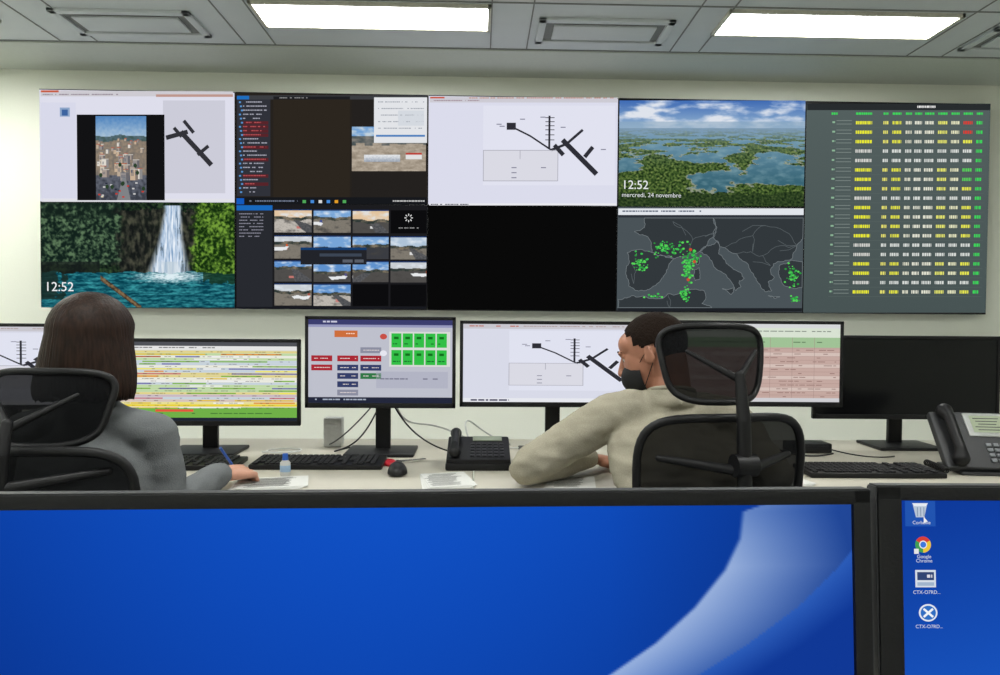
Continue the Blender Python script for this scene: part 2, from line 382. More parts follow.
# ------------------------------------------------------------------ display artwork
class Art:
    def __init__(s, fn, y0=0., dl=.0003): s.fn = fn; s.y0 = y0; s.dl = dl; s.v = []; s.f = []; s.c = []
    def poly(s, pts, col, layer=1):
        b = len(s.v); c = lin(col)
        for p in pts:
            x, z = s.fn(*p); s.v.append((x, s.y0 - layer * s.dl, z)); s.c.append(c)
        s.f.append(tuple(range(b, b + len(pts))))
    def rect(s, x0, y0, x1, y1, col, layer=1): s.poly([(x0, y0), (x1, y0), (x1, y1), (x0, y1)], col, layer)
    def line(s, pts, w, col, layer=2, asp=1.0):
        for (a, b) in zip(pts[:-1], pts[1:]):
            dx, dy = (b[0] - a[0]), (b[1] - a[1]) / asp; l = math.hypot(dx, dy) or 1
            nx, ny = -dy / l * w / 2, dx / l * w / 2 * asp
            s.poly([(a[0] + nx, a[1] + ny), (b[0] + nx, b[1] + ny), (b[0] - nx, b[1] - ny), (a[0] - nx, a[1] - ny)], col, layer)
    def disc(s, x, y, rx, ry, col, layer=2, n=12, a0=0, a1=2 * math.pi):
        s.poly([(x + rx * math.cos(a0 + (a1 - a0) * k / n), y + ry * math.sin(a0 + (a1 - a0) * k / n)) for k in range(n)], col, layer)
    def raster(s, x0, y0, x1, y1, W, H, f, layer=1):
        b = len(s.v)
        for j in range(H):
            for i in range(W):
                x = x0 + (x1 - x0) * i / (W - 1); y = y0 + (y1 - y0) * j / (H - 1)
                X, Z = s.fn(x, y); s.v.append((X, s.y0 - layer * s.dl, Z)); s.c.append(lin(f(x, y)))
        for j in range(H - 1):
            for i in range(W - 1):
                k = b + j * W + i; s.f.append((k, k + 1, k + W + 1, k + W))
    def words(s, x0, x1, y, h, col, layer=3, gap=.35, dens=.8, unit=None):
        unit = unit or h; x = x0
        while x < x1:
            w = unit * random.uniform(.6, 2.4)
            if random.random() < dens: s.rect(x, y, min(x + w, x1), y + h, col, layer)
            x += w + unit * gap
    def build(s, name, parent):
        me = bpy.data.meshes.new(name); me.from_pydata(s.v, [], s.f)
        ca = me.color_attributes.new('Col', 'FLOAT_COLOR', 'POINT')
        ca.data.foreach_set('color', np.array(s.c, dtype=np.float32).ravel())
        return link(name, me, parent, [SCREEN])
def text(body, parent, loc, size, col, rot=(math.pi / 2, 0, 0), name='caption', align='LEFT'):
    cu = bpy.data.curves.new(name, 'FONT'); cu.body = body; cu.size = size; cu.align_x = align; cu.space_line = .85
    ob = bpy.data.objects.new(name, cu); COL.objects.link(ob); cu.materials.append(tmat(col)); ob.parent = parent
    ob.location = loc; ob.rotation_euler = rot
    return ob
def mix(a, b, t):
    t = max(0., min(1., t)); return tuple(a[i] + (b[i] - a[i]) * t for i in range(3))
def fr(x, y, z=0., o=4): return noise.fractal(V((x, y, z)), 1.0, 2.0, o)

# ------------------------------------------------------------------ room
XL, XR, YB, YF, ZC = -4.6, 5.0, -3.0, 4.70, 2.82
def slab(name, x0, x1, y0, y1, z0, z1, mat):
    bm = bmesh.new(); rbox(bm, ((x0 + x1) / 2, (y0 + y1) / 2, (z0 + z1) / 2), (x1 - x0, y1 - y0, z1 - z0), 0)
    return bmobj(name, bm, None, [mat], False)
slab('floor', XL - .1, XR + .1, YB - .1, YF + .1, -.1, 0, M_floor)
slab('wall_front', XL - .1, XR + .1, YF, YF + .1, 0, ZC, M_wall)
slab('wall_back', XL - .1, XR + .1, YB - .1, YB, 0, ZC, M_wall)
slab('wall_left', XL - .1, XL, YB, YF, 0, ZC, M_wall)
slab('wall_right', XR, XR + .1, YB, YF, 0, ZC, M_wall)
slab('baseboard_front', XL, XR, YF - .012, YF, 0, .08, M_deskedge)
slab('baseboard_left', XL, XL + .012, YB, YF - .012, 0, .08, M_deskedge)
slab('baseboard_right', XR - .012, XR, YB, YF - .012, 0, .08, M_deskedge)
bm = bmesh.new()
rbox(bm, ((XL + XR) / 2, (YB + YF) / 2, ZC + .06), (XR - XL + .2, YF - YB + .2, .12), 0, mi=0)
rbox(bm, ((XL + XR) / 2, 4.47, ZC - .004), (XR - XL, .46, .012), 0, mi=2)
for yy in (4.235, 3.62, 3.05, 2.42, 1.8, 1.17, .55, -.07, -.7, -1.3, -1.95):
    rbox(bm, ((XL + XR) / 2, yy, ZC - .001), (XR - XL, .010, .006), 0, mi=1)
for k in range(-2, 3):
    for off in (-.62, .62, 1.25 - .42, 1.25 + .42):
        x = -.57 + 2.46 * k + off
        if XL < x < XR: rbox(bm, (x, (YB + 4.23) / 2, ZC - .001), (.007, 4.23 - YB, .005), 0, mi=1)
bmobj('ceiling', bm, None, [M_ceil, M_seam, M_soffit], False)

M_lamp = emat('lamp_diffuser', (252, 253, 248), 28.5, True)
M_frame = pmat('lamp_frame', (215, 212, 196), .5)
def ceiling_light(x, y):
    e = empty('ceiling_light_panel', (x, y, ZC))
    bm = bmesh.new()
    w, d = 1.215, .31
    for sx in (-1, 1): rbox(bm, (sx * (w / 2 - .009), 0, -.009), (.018, d, .018), .002)
    for sy in (-1, 1): rbox(bm, (0, sy * (d / 2 - .009), -.009), (w, .018, .018), .002)
    bmobj('frame', bm, e, [M_frame])
    bm = bmesh.new(); rbox(bm, (0, 0, -.007), (w - .036, d - .036, .008), 0)
    bmobj('diffuser', bm, e, [M_lamp], False)
for yy in (3.80, 1.32, -1.2):
    for x in (-3.17, -.56, 1.86): ceiling_light(x, yy)
def vent(x, y):
    e = empty('ceiling_vent', (x, y, ZC)); bm = bmesh.new()
    w, d = .72, .33
    for sx in (-1, 1): rbox(bm, (sx * (w / 2 - .02), 0, -.008), (.04, d, .016), .003)
    for sy in (-1, 1): rbox(bm, (0, sy * (d / 2 - .02), -.008), (w, .04, .016), .003)
    rbox(bm, (0, 0, -.012), (w - .17, d - .15, .012), .002)
    bmobj('grille_frame', bm, e, [M_ceil])
    bm = bmesh.new(); rbox(bm, (0, 0, -.002), (w - .04, d - .04, .004), 0)
    bmobj('shadow_gap', bm, e, [M_seam])
for x in (-1.87, .66, 3.10): vent(x, 3.95)
e = empty('ceiling_loudspeaker', (.36, 3.42, ZC)); bm = bmesh.new()
cyl(bm, (0, 0, -.012), (0, 0, 0), .12, seg=40); cyl(bm, (0, 0, -.016), (0, 0, -.01), .09, seg=40)
bmobj('grille', bm, e, [M_seam])

# ------------------------------------------------------------------ video wall
VX0, VX1, VZ0, VZ1 = -2.757, 3.293, 1.297, 2.661
TW = (VX1 - VX0) / 5
xs = [40, 238, 430, 617, 803, 985]
def vmap(x, y):
    a = np.interp(x, xs, range(6)) if 40 <= x <= 985 else (0 if x < 40 else 5)
    top = 90 + .0158 * (x - 40); bot = 308 + .0074 * (x - 40)
    v = (y - top) / (bot - top); v = min(max(v, 0), 1)
    return (VX0 + a * TW - VXC, VZ1 - v * (VZ1 - VZ0) - VZC)
VXC, VZC = (VX0 + VX1) / 2, (VZ0 + VZ1) / 2
vw = empty('video_wall', (VXC, 4.60, VZC))
bm = bmesh.new()
for i in range(5):
    for j in range(2):
        rbox(bm, (VX0 + (i + .5) * TW - VXC, .045, VZ0 + (j + .5) * .682 - VZC), (TW - .003, .088, .679), .002)
bmobj('display_modules', bm, vw, [M_black])
A = Art(vmap)
def top(x): return 90 + .0158 * (x - 40)
def mid(x): return 202.5 + .0075 * (x - 40)
def bot(x): return 308 + .0074 * (x - 40)
def tile(i, j, col, layer=1):
    x0, x1 = xs[i] + .5, xs[i + 1] - .5
    a, b = (top, mid) if j == 0 else (mid, bot)
    d0 = 1.2 if j == 0 else .5; d1 = .5 if j == 0 else 1.2
    A.poly([(x0, a(x0) + d0), (x1, a(x1) + d0), (x1, b(x1) - d1), (x0, b(x0) - d1)], col, layer)
def airport(A, x0, y0, x1, y1, L=3, asp=1.0):
    def P(px, py): return (x0 + (px - 430) / 187 * (x1 - x0), y0 + (py - 98) / 109 * (y1 - y0))
    sx = (x1 - x0) / 187; k = (46, 46, 54)
    asp = ((y1 - y0) / 109) / sx
    A.rect(*P(484, 151), *P(558, 182), (218, 218, 228), L - 1)
    for q in ((484, 151, 558, 151.7), (484, 181.3, 558, 182), (484, 151, 484.7, 182), (557.3, 151, 558, 182), (520, 151, 520.7, 160)):
        A.rect(*P(q[0], q[1]), *P(q[2], q[3]), (172, 172, 184), L)
    A.rect(*P(507, 124), *P(516, 131), k, L)
    A.line([P(514, 129), P(530, 137), P(551, 151)], 1.7 * sx, k, L, asp)
    A.line([P(549, 117), P(549, 150)], 2.0 * sx, k, L, asp)
    for yy in (119, 123, 127, 131, 136, 141):
        A.line([P(545, yy), P(554, yy)], .8 * sx, k, L + 1, asp)
    A.line([P(551, 151), P(566, 145), P(582, 131)], 2.6 * sx, k, L, asp)
    A.line([P(562, 141), P(596, 175)], 5.0 * sx, k, L + 1, asp)
    A.line([P(554, 146), P(563, 156)], 4.2 * sx, k, L + 1, asp)
    A.line([P(584, 158), P(592, 148)], 4 * sx, k, L + 1, asp)
    for q in ((497, 125), (500, 127), (512, 168), (512, 173), (512, 178), (540, 118), (560, 128), (520, 120), (600, 150), (541, 168)):
        A.rect(*P(q[0], q[1]), *P(q[0] + 5, q[1] + 1.0), (130, 130, 150), L)

# tile 0,0
tile(0, 0, (222, 222, 236))
A.rect(42, 92, 236, 98, (206, 203, 210), 2); A.rect(42, 92, 60, 94, (200, 90, 60), 3)
A.words(44, 120, 95.5, 1.2, (150, 140, 150)); A.rect(158, 96, 236, 98.5, (190, 150, 140), 3)
A.rect(42, 104, 77, 199, (216, 217, 234), 2)
A.rect(165, 102, 228, 194, (204, 204, 217), 2)
for q in ((168, 139, 190, 133, 4.5), (176, 129, 184, 138, 3.5), (186, 122, 196, 134, 3.5), (183, 133, 214, 166, 5), (200, 156, 211, 147, 3.5)):
    A.line([(q[0], q[1]), (q[2], q[3])], q[4], (50, 50, 56), 4)
A.rect(61, 109, 71, 118, (140, 165, 200), 3); A.rect(63, 111, 69, 117, (60, 100, 160), 4)
A.rect(78, 116, 166.5, 201, (18, 18, 20), 5)
def cityf(x, y):
    n2 = fr(x * .3, y * .3, 3)
    hill = 137 + 4 * noise.noise(V((x * .07, 2, 0)))
    if y < hill: return mix((84, 134, 190), (172, 196, 216), (y - 118) / 22 + n2 * .2)
    if y < hill + 5: return mix((88, 110, 122), (66, 88, 84), n2 + .5)
    if y < 176: return mix((150, 134, 116), (120, 112, 104), n2 + .5)
    return mix((96, 100, 112), (58, 62, 72), n2 + (y - 176) / 30)
A.raster(97, 117.5, 148, 201, 70, 110, cityf, 6)
rs_ = random.Random(11)
for k in range(46):     # buildings receding toward the horizon
    d = k / 45.; yb = 142 + d * 40 + rs_.uniform(-1, 1); w = 2.2 + d * 6 * rs_.uniform(.6, 1.2); h = 2 + d * 9 * rs_.uniform(.4, 1.2); x = rs_.uniform(97.5, 146 - w)
    c = rs_.choice([(208, 196, 178), (188, 170, 150), (222, 216, 206), (170, 156, 146), (200, 176, 150), (150, 144, 142)])
    A.rect(x, yb - h, x + w * .65, yb, c, 7 + d); A.rect(x + w * .65, yb - h, x + w, yb, mix(c, (60, 62, 72), .5), 7 + d)
    A.rect(x, yb - h - .8, x + w, yb - h, rs_.choice([(176, 96, 74), (196, 190, 182), (120, 120, 122)]), 7 + d)
    for q in range(int(d * 4)):
        A.rect(x + w * .12 + q * w * .13, yb - h * .75, x + w * .12 + q * w * .13 + w * .06, yb - h * .4, (84, 92, 108), 8.2 + d)
for k in range(16):
    x = rs_.uniform(98, 145); y = rs_.uniform(178, 198); A.rect(x, y, x + 2.4, y + 1.5, rs_.choice([(200, 200, 200), (190, 60, 50), (40, 44, 60), (220, 210, 180)]), 9.5)
A.poly([(118, 201), (124, 178), (127, 178), (132, 201)], (128, 130, 134), 8.4)
for k in range(9):
    x = rs_.uniform(98, 146); y = rs_.uniform(165, 190); A.disc(x, y, 1.8, 2.2, (44, 66, 44), 9.7, 8)
A.rect(42, 199.5, 236, 202.5, (225, 225, 232), 4)
# tile 0,1 waterfall
def fall(x, y):
    n = fr(x * .06, y * .06, 1); f = fr(x * .32, y * .32, 5, 6); st = fr(x * .6, y * .05, 9); g = fr(x * .13, y * .13, 11)
    wl = 273 + 3 * fr(x * .05, 0, 2)
    c = mix((12, 22, 20), (52, 76, 46), .40 + n * .8 + f * .8)
    if x < 122 and y < 265: c = mix((18, 34, 28), (92, 120, 88), .30 + f * 1.0 + g * .8)
    if x < 122 and y < 220: c = mix(c, (20, 34, 28), .5 - g)
    if x < 100 and y > 262: c = mix(c, (26, 32, 30), .7)
    a = min(1, max(0, (x - 116 - 8 * g) / 8)) * min(1, max(0, (206 - x) / 10))
    if y > 210 + 6 * g: c = mix(c, mix((22, 24, 24), (80, 78, 66), .32 + fr(x * .22, y * .12, 3) * 1.2), a * .85)
    r = min(1, max(0, (x - 192 - 7 * g + (y - 240) * .05) / 6))
    c = mix(c, mix((20, 46, 14), (118, 160, 58), .38 + f * 1.1 + n * .6), r)
    xc = 175 - (y - 203) * .07; hw = 8 + max(0, y - 212) * .11 + (4 if y > 240 else 0) * (y - 240) / 30.
    d = abs(x - xc + 1.5 * noise.noise(V((0, y * .12, 0)))) / hw
    if y < wl and y > 206 and d < 1.25:
        c = mix(c, mix((128, 160, 196), (242, 248, 255), .55 + st * .9), (1.25 - d) * 2.2 * (1 if st > -.35 else .45))
    if y >= wl:
        w = fr(x * .07, y * .45, 4); w2 = fr(x * .25, y * .9, 6)
        c = mix((6, 62, 78), (58, 152, 160), .38 + w * .8 + w2 * .45)
        dd = math.hypot((x - 172) / 34, (y - 277) / 6)
        c = mix(c, (222, 238, 244), 1.25 - dd + w2 * .5)
        if x < 62 + 12 * g and y < 300: c = mix(c, (26, 38, 32), .8)
        if x > 205 and y < 284 + 6 * g: c = mix(c, (24, 46, 22), .7)
    elif y > 262: c = mix(c, (190, 205, 215), .8 - abs(x - 172) / 22)
    dl = abs((y - 280) - (x - 103) * .74)
    if 101 < x < 142 and dl < 2.6: c = mix((132, 108, 78), (64, 50, 36), dl / 2.6 + f)
    return c
A.raster(40.8, mid(40) + .6, 237.3, bot(40) + .1, 340, 185, fall, 1)
# tile 1,0
tile(1, 0, (38, 34, 30))
A.rect(240, 97, 429, 101, (60, 62, 66), 2); A.rect(240, 97.5, 252, 101, (30, 110, 190), 3)
A.rect(240, 101, 273, 197, (48, 50, 58), 3)
for k in range(23):
    yy = 103 + k * 4.05; c = (165, 166, 180)
    if 5 <= k <= 8 or k in (11, 14, 18, 20): c = (180, 80, 84); A.rect(246, yy - .7, 271, yy + 2.6, (88, 36, 42), 4)
    A.rect(242 + (k % 3), yy, 244 + (k % 3), yy + 1.6, (90, 150, 210), 5)
    A.words(246, random.uniform(258, 271), yy, 1.1, c, 5)
A.rect(276, 101, 352, 199, (44, 38, 31), 3); A.rect(276, 98, 352, 101, (30, 31, 34), 4); A.words(282, 310, 99, .9, (150, 150, 150), 5)
A.rect(354, 101, 428, 199, (36, 33, 31), 3)
A.rect(376, 99, 429, 144, (226, 228, 232), 5)
for k in range(5): A.words(380, 426, 103 + k * 6.5, 1.0, (160, 165, 175), 6)
A.rect(400, 112, 426, 127, (212, 217, 224), 6); A.rect(378, 136, 427, 138, (80, 130, 190), 6)
def apron(x, y):
    f = fr(x * .12, y * .3, 8); c = noise.cell(V((x * .12, y * .1, 2))); s = fr(x * .5, y * .8, 3)
    if y < 137: return mix((110, 158, 210), (196, 210, 220), f + .4)
    if y < 146 + 2 * c: return mix((72, 82, 84), (130, 126, 120), f + .5)
    if 156 < y < 163 and 366 < x < 402: return mix((232, 234, 236), (150, 160, 175), (y - 156) / 7 + s * .3)
    if 154 < y < 160 and 408 < x < 424: return (190, 60, 50) if y < 156 else (225, 225, 225)
    return mix((146, 134, 118), (196, 184, 168), f * .6 + .4 + s * .25)
A.raster(354, 128, 428, 172, 120, 70, apron, 4)
A.rect(239.5, 198, 429, 205, (22, 24, 28), 6); A.rect(239.5, 199, 247, 205, (20, 90, 190), 7)
A.words(250, 300, 201, 1.4, (110, 120, 140), 7); A.words(395, 427, 201, 1.4, (190, 190, 190), 7)
for k in range(6): A.rect(305 + k * 8, 200.8, 308.4 + k * 8, 203.8, random.choice([(230, 160, 40), (70, 140, 220), (220, 220, 220), (80, 170, 90)]), 8)
# tile 1,1
tile(1, 1, (28, 28, 31))
A.rect(239.5, 206, 275, 308, (40, 42, 48), 2); A.rect(239.5, 206, 275, 211, (25, 105, 190), 3)
for k in range(8): A.words(242, 266, 214 + k * 3.2, .9, (140, 140, 155), 3)
th = [(277, 314), (316, 353), (355, 391), (393, 429)]
tr = [(210, 233), (236, 259), (261, 282), (284, 306)]
for j, (b0, b1) in enumerate(tr):
    for i, (a0, a1) in enumerate(th):
        off = .0078 * (a0 - 277)
        if (i, j) in ((3, 0), (2, 3), (3, 3)):
            A.rect(a0, b0 + off, a1, b1 + off, (12, 12, 14), 3)
            if j == 0:
                cx, cy = (a0 + a1) / 2, (b0 + b1) / 2 - 3
                for q in range(8):
                    an = q * math.pi / 4
                    A.line([(cx + 2.2 * math.cos(an), cy + 2.2 * math.sin(an)), (cx + 4.2 * math.cos(an), cy + 4.2 * math.sin(an))], .9, (225, 225, 225), 4)
                A.words(a0 + 8, a1 - 8, b1 - 5, 1.0, (150, 150, 150), 4)
            continue
        sky = random.choice([(120, 165, 215), (175, 195, 215), (95, 145, 205), (200, 205, 210), (226, 196, 160)])
        gr = random.choice([(128, 122, 112), (160, 152, 142), (80, 78, 76), (190, 184, 176), (78, 94, 62), (58, 60, 66)]); hz = random.uniform(.2, .55); sd = random.random() * 50; obj = (i + j) % 2
        def ff(x, y, b0=b0, b1=b1, a0=a0, sky=sky, gr=gr, hz=hz, sd=sd, obj=obj):
            v = (y - b0) / (b1 - b0); u = (x - a0) / 37; n = fr(x * .12, y * .25, sd); s = fr(x * .6, y * .9, sd)
            sky_e = hz + .08 * noise.noise(V((x * .12, sd, 0)))
            if v < sky_e - .03: return mix(sky, (225, 232, 240), n + .1)
            if v < sky_e + .10: return mix((46, 56, 54), (130, 118, 100), n + .4 + s * .4)
            b = mix(gr, (70, 68, 66), max(0, n) * .9 + s * .25)
            pu = .3 + .4 * math.sin(sd); d = abs(u - pu - .1)
            if obj and abs(v - sky_e - .28) < .07 and d < .26 * (1 - (v - sky_e - .21) * 2): return (232, 234, 236)
            if obj and abs(v - sky_e - .20) < .13 and abs(u - pu - .3) < .03: return mix((210, 90, 40), (60, 80, 150), math.sin(sd * 3))
            if not obj and abs(u - .5 - (v - sky_e) * math.sin(sd) * .9) < .05 + (v - sky_e) * .28: return mix((70, 72, 76), (96, 96, 98), s + .5)
            if not obj and abs(v - .78) < .06 and abs(u - pu) < .10: return mix((220, 220, 220), (180, 60, 50), math.sin(sd * 5))
            return b
        A.raster(a0, b0 + off, a1, b1 + off, 64, 40, ff, 3)
        A.rect(a0, b0 + off, a1, b0 + off + 1.1, (35, 60, 110), 4)
A.rect(303, 248, 369, 265, (34, 36, 42), 6); A.rect(303, 248, 369, 250.5, (20, 60, 110), 7)
A.rect(322, 254, 364, 257, (60, 70, 85), 7); A.rect(345, 260, 355, 263, (90, 95, 105), 7); A.rect(357, 260, 366, 263, (90, 95, 105), 7)
A.rect(239.5, 307.3, 428, 309.3, (24, 26, 32), 6)
# tile 2,0
tile(2, 0, (219, 220, 236))
A.rect(431.5, 98, 616, 104, (205, 203, 212), 2); A.rect(432, 98.5, 446, 100, (200, 80, 50), 3); A.words(433, 480, 101.5, 1.0, (160, 140, 150), 3)
A.words(470, 612, 99, 1.0, (190, 130, 110), 3)
A.rect(484, 107, 614, 186, (225, 226, 240), 2)
airport(A, 430, 98, 617, 207, 4)
A.rect(431.5, 204, 616, 206, (235, 235, 240), 3); A.words(433, 470, 204.5, 1.0, (60, 60, 80), 4)
tile(2, 1, (9, 9, 9))
# tile 3,0
def isl(x, y):
    h = 129
    if y < h:
        n = fr(x * .03, y * .10, 1, 6)
        c = mix((60, 104, 178), (150, 180, 208), (y - 101) / 28)
        c = mix(c, (222, 227, 236), (n * 1.6 + .38) * (1 if y > 105 else .6))
        if y > 123: c = mix(c, (140, 168, 192), .6)
        return c
    d = (y - h) + 7
    wx = (x - 710) * 26 / d; wy = 3600 / d
    n = fr(wx * .030 + 5.3, wy * .034 + 2.1, 2, 5) + .16 * fr(wx * .2, wy * .2, 9, 4)
    f = fr(x * .4, y * .5, 7, 6); f2 = fr(x * .08, y * .2, 17, 4)
    t = (y - h) / 75
    w = mix((122, 160, 186), (56, 100, 116), t * 1.4); w = mix(w, (140, 172, 180), .12 + f2 * .55)
    g = mix((96, 118, 102), (62, 88, 40), t * 1.8); g = mix(g, (132, 148, 82), max(0, f * 1.2)); g = mix(g, (22, 38, 20), max(0, -f * 1.7) * min(1, t * 2))
    th0 = -.02 - .08 * t
    if y > 194 + 3 * f2: th0 -= .5
    c = mix(w, g, (n - th0) * 26 + .5)
    e = abs(n - th0 + .016)
    if e < .022 and t > .15: c = mix(c, (184, 174, 138), .6)
    if y > 194 + 3 * f2: c = mix(c, (24, 40, 24), .5)
    return mix(c, (126, 154, 180), max(0, 1 - (y - h) / 14))
A.raster(618, top(700) + 1.5, 802.3, mid(710) - .6, 340, 195, isl, 1)
# tile 3,1
tile(3, 1, (74, 83, 88))
A.rect(618, 209, 802.3, 215.5, (226, 230, 236), 2); A.rect(618, 215.5, 802.3, 218, (45, 50, 58), 3); A.words(622, 700, 211, 1.4, (90, 100, 120), 4)
land = (50, 56, 60)
def jag(p, it=3, amp=.16):
    for k in range(it):
        q = []
        for a, b in zip(p, p[1:] + p[:1]):
            q.append(a); dx, dy = b[0] - a[0], b[1] - a[1]; r = random.uniform(-amp, amp)
            m = ((a[0] + b[0]) / 2 - dy * r, (a[1] + b[1]) / 2 + dx * r)
            if abs(a[1] - b[1]) < .01 and a[1] < 220 or a[1] > 307 and b[1] > 307 or a[0] > 801 and b[0] > 801: m = ((a[0] + b[0]) / 2, (a[1] + b[1]) / 2)
            q.append((min(802, max(618.5, m[0])), min(308, max(218.4, m[1]))))
        p = q
    return p
polys = [[(627, 253), (637, 250), (652, 253), (663, 256), (674, 259), (668, 268), (663, 278), (655, 286), (645, 291), (636, 291), (629, 286), (627, 276), (629, 264)],
         [(644, 218.5), (712, 218.5), (716, 228), (712, 238), (706, 246), (699, 252), (690, 254), (682, 257), (674, 259), (663, 256), (652, 253), (651, 243), (645, 236), (634, 232), (644, 228)],
         [(699, 252), (706, 246), (716, 242), (719, 247), (718, 254), (726, 264), (736, 271), (744, 279), (739, 281), (741, 287), (736, 291), (731, 282), (722, 273), (713, 266), (708, 257)],
         [(712, 218.5), (802, 218.5), (802, 236), (796, 246), (792, 258), (782, 262), (773, 264), (770, 270), (774, 278), (768, 282), (772, 291), (765, 292), (759, 284), (753, 274), (747, 264), (736, 254), (724, 248), (719, 247), (712, 238)],
         [(618.5, 300), (632, 296), (650, 299), (668, 294), (690, 290), (704, 291), (706, 298), (702, 304), (712, 308), (618.5, 308)],
         [(779, 266), (790, 261), (802, 262), (802, 288), (794, 289), (784, 286), (779, 277)], [(722, 289), (734, 288), (731, 295)], [(694, 270), (699, 268), (700, 279), (695, 281)], [(696, 258), (699, 258), (698, 265), (696, 265)], [(768, 296), (780, 297), (775, 299)]]
for p in polys:
    jp = jag(p); A.poly(jp, land, 3); A.line(jp + jp[:1], .5, (116, 124, 128), 4)
for p in ([(663, 256), (674, 259)], [(632, 264), (636, 272), (634, 284)], [(690, 254), (692, 240), (684, 230), (672, 222)], [(692, 240), (706, 236), (716, 232)], [(724, 248), (738, 240), (752, 236), (764, 226)], [(736, 254), (750, 252), (762, 256), (770, 266)], [(762, 256), (780, 246), (796, 246)], [(752, 236), (752, 252)], [(668, 294), (670, 308)], [(764, 226), (784, 232), (796, 246)]):
    jp = jag(p, 2)[:-1]; A.line(jp, .45, (92, 100, 104), 4)
for (cx, cy, sx, sy, n) in ((640, 264, 8, 8, 50), (668, 249, 13, 5, 80), (688, 266, 5, 13, 90), (685, 294, 4, 6, 50), (693, 256, 5, 5, 36), (792, 276, 5, 8, 56), (795, 300, 4, 3, 16), (656, 296, 12, 2, 12)):
    for _ in range(n):
        x = random.gauss(cx, sx * .6); y = random.gauss(cy, sy * .6); x = min(max(x, 620), 800); y = min(max(y, 222), 306); r = random.uniform(.5, 1.5)
        A.disc(x, y, r, r * .8, random.choice([(60, 190, 80), (44, 150, 62), (90, 215, 90)]), 5, 7)
for (x, y) in ((690, 250), (694, 262), (688, 280)): A.disc(x, y, 1.6, 1.6, (200, 80, 50), 6)
A.rect(618, 308.5, 802.3, 312, (30, 33, 38), 4)
# tile 4 (both rows one table)
def tabf(x, y): return mix((84, 96, 95), (72, 84, 84), (y - 104) / 205)
A.raster(803.6, 106, 984.4, 313, 12, 12, tabf, 1)
A.rect(804, 105, 984.4, 111.5, (40, 44, 46), 2); A.words(912, 930, 107, 2.2, (225, 225, 225), 3, dens=1, gap=.4, unit=1.2)
cw = [(828, 834, (90, 190, 110)), (852, 868, (236, 236, 50)), (879, 884, (230, 224, 110)), (888, 897, (225, 225, 70)), (901, 907, (215, 215, 195)), (910, 917, (226, 226, 210)),
      (920, 929, (228, 228, 210)), (933, 942, (230, 230, 110)), (946, 954, (226, 226, 190)), (958, 967, (232, 232, 80)), (971, 977, (90, 220, 100))]
for (a, b, c) in cw: A.words(a, b, 113.8, 2.2, (60, 215, 90), 3, dens=1, gap=.4, unit=1.0)
for k in range(19):
    y = 121.5 + k * 9.35
    yel = k not in (3, 4, 8, 13, 14, 17)
    A.rect(828, y + 6.9, 980, y + 7.2, (90, 102, 99), 2)
    for q in range(2): A.rect(833, y + q * 3.4, 848, y + q * 3.4 + .6, (128, 140, 136), 3)
    A.words(829, 832, y + 1, 1.8, (140, 180, 150), 3)
    for (a, b, c) in cw[1:]:
        cc = c if yel else (216, 220, 216)
        if a == 852 and not yel: cc = (210, 210, 205)
        if a == 971: cc = (60, 215, 90)
        if a == 958 and k < 2: cc = (215, 60, 50)
        if a == 958 and k in (5, 6): cc = (90, 210, 90)
        A.words(a, b, y + .8, 3.2, cc, 3, dens=1, gap=.55, unit=.95)
A.build('display_image', vw)
x, z = vmap(44.5, 291.5); text('12:52', vw, (x, -.004, z), .082, (235, 238, 240), name='clock_caption')
x, z = vmap(621, 189.5); text('12:52', vw, (x, -.004, z), .078, (235, 238, 240), name='clock_caption')
x, z = vmap(621, 197.5); text('mercredi, 24 novembre', vw, (x, -.004, z), .040, (225, 228, 230), name='date_caption')
bm = bmesh.new()
for sx in (-2.4, -.8, .8, 2.4): rbox(bm, (sx, .093, 0), (.08, .012, 1.2), .002)
bmobj('wall_bracket', bm, vw, [M_black2])

# ------------------------------------------------------------------ desks
def desk(name, x0, x1, y0, y1, modesty):
    e = empty(name, ((x0 + x1) / 2, (y0 + y1) / 2, 0)); w = x1 - x0; d = y1 - y0
    bm = bmesh.new(); rbox(bm, (0, 0, .7375), (w, d, .025), .004, mi=0)
    bmobj('top', bm, e, [M_desk])
    bm = bmesh.new()
    for sx in (-1, 1):
        rbox(bm, (sx * (w / 2 - .04), 0, .7), (.05, d - .1, .05), .003)
        for sy in (-1, 1): rbox(bm, (sx * (w / 2 - .04), sy * (d / 2 - .08), .35), (.05, .06, .70), .003)
        rbox(bm, (sx * (w / 2 - .04), 0, .015), (.06, d - .06, .03), .003)
    rbox(bm, (0, modesty * (d / 2 - .05), .5), (w - .1, .018, .42), .002)
    bmobj('frame', bm, e, [M_white])
desk('operator_desk', -2.35, -.02, 2.03, 2.95, 1)
desk('operator_desk', -.015, 2.55, 2.03, 2.95, 1)
desk('operator_desk', -1.4, 1.4, .30, 1.02, 1)

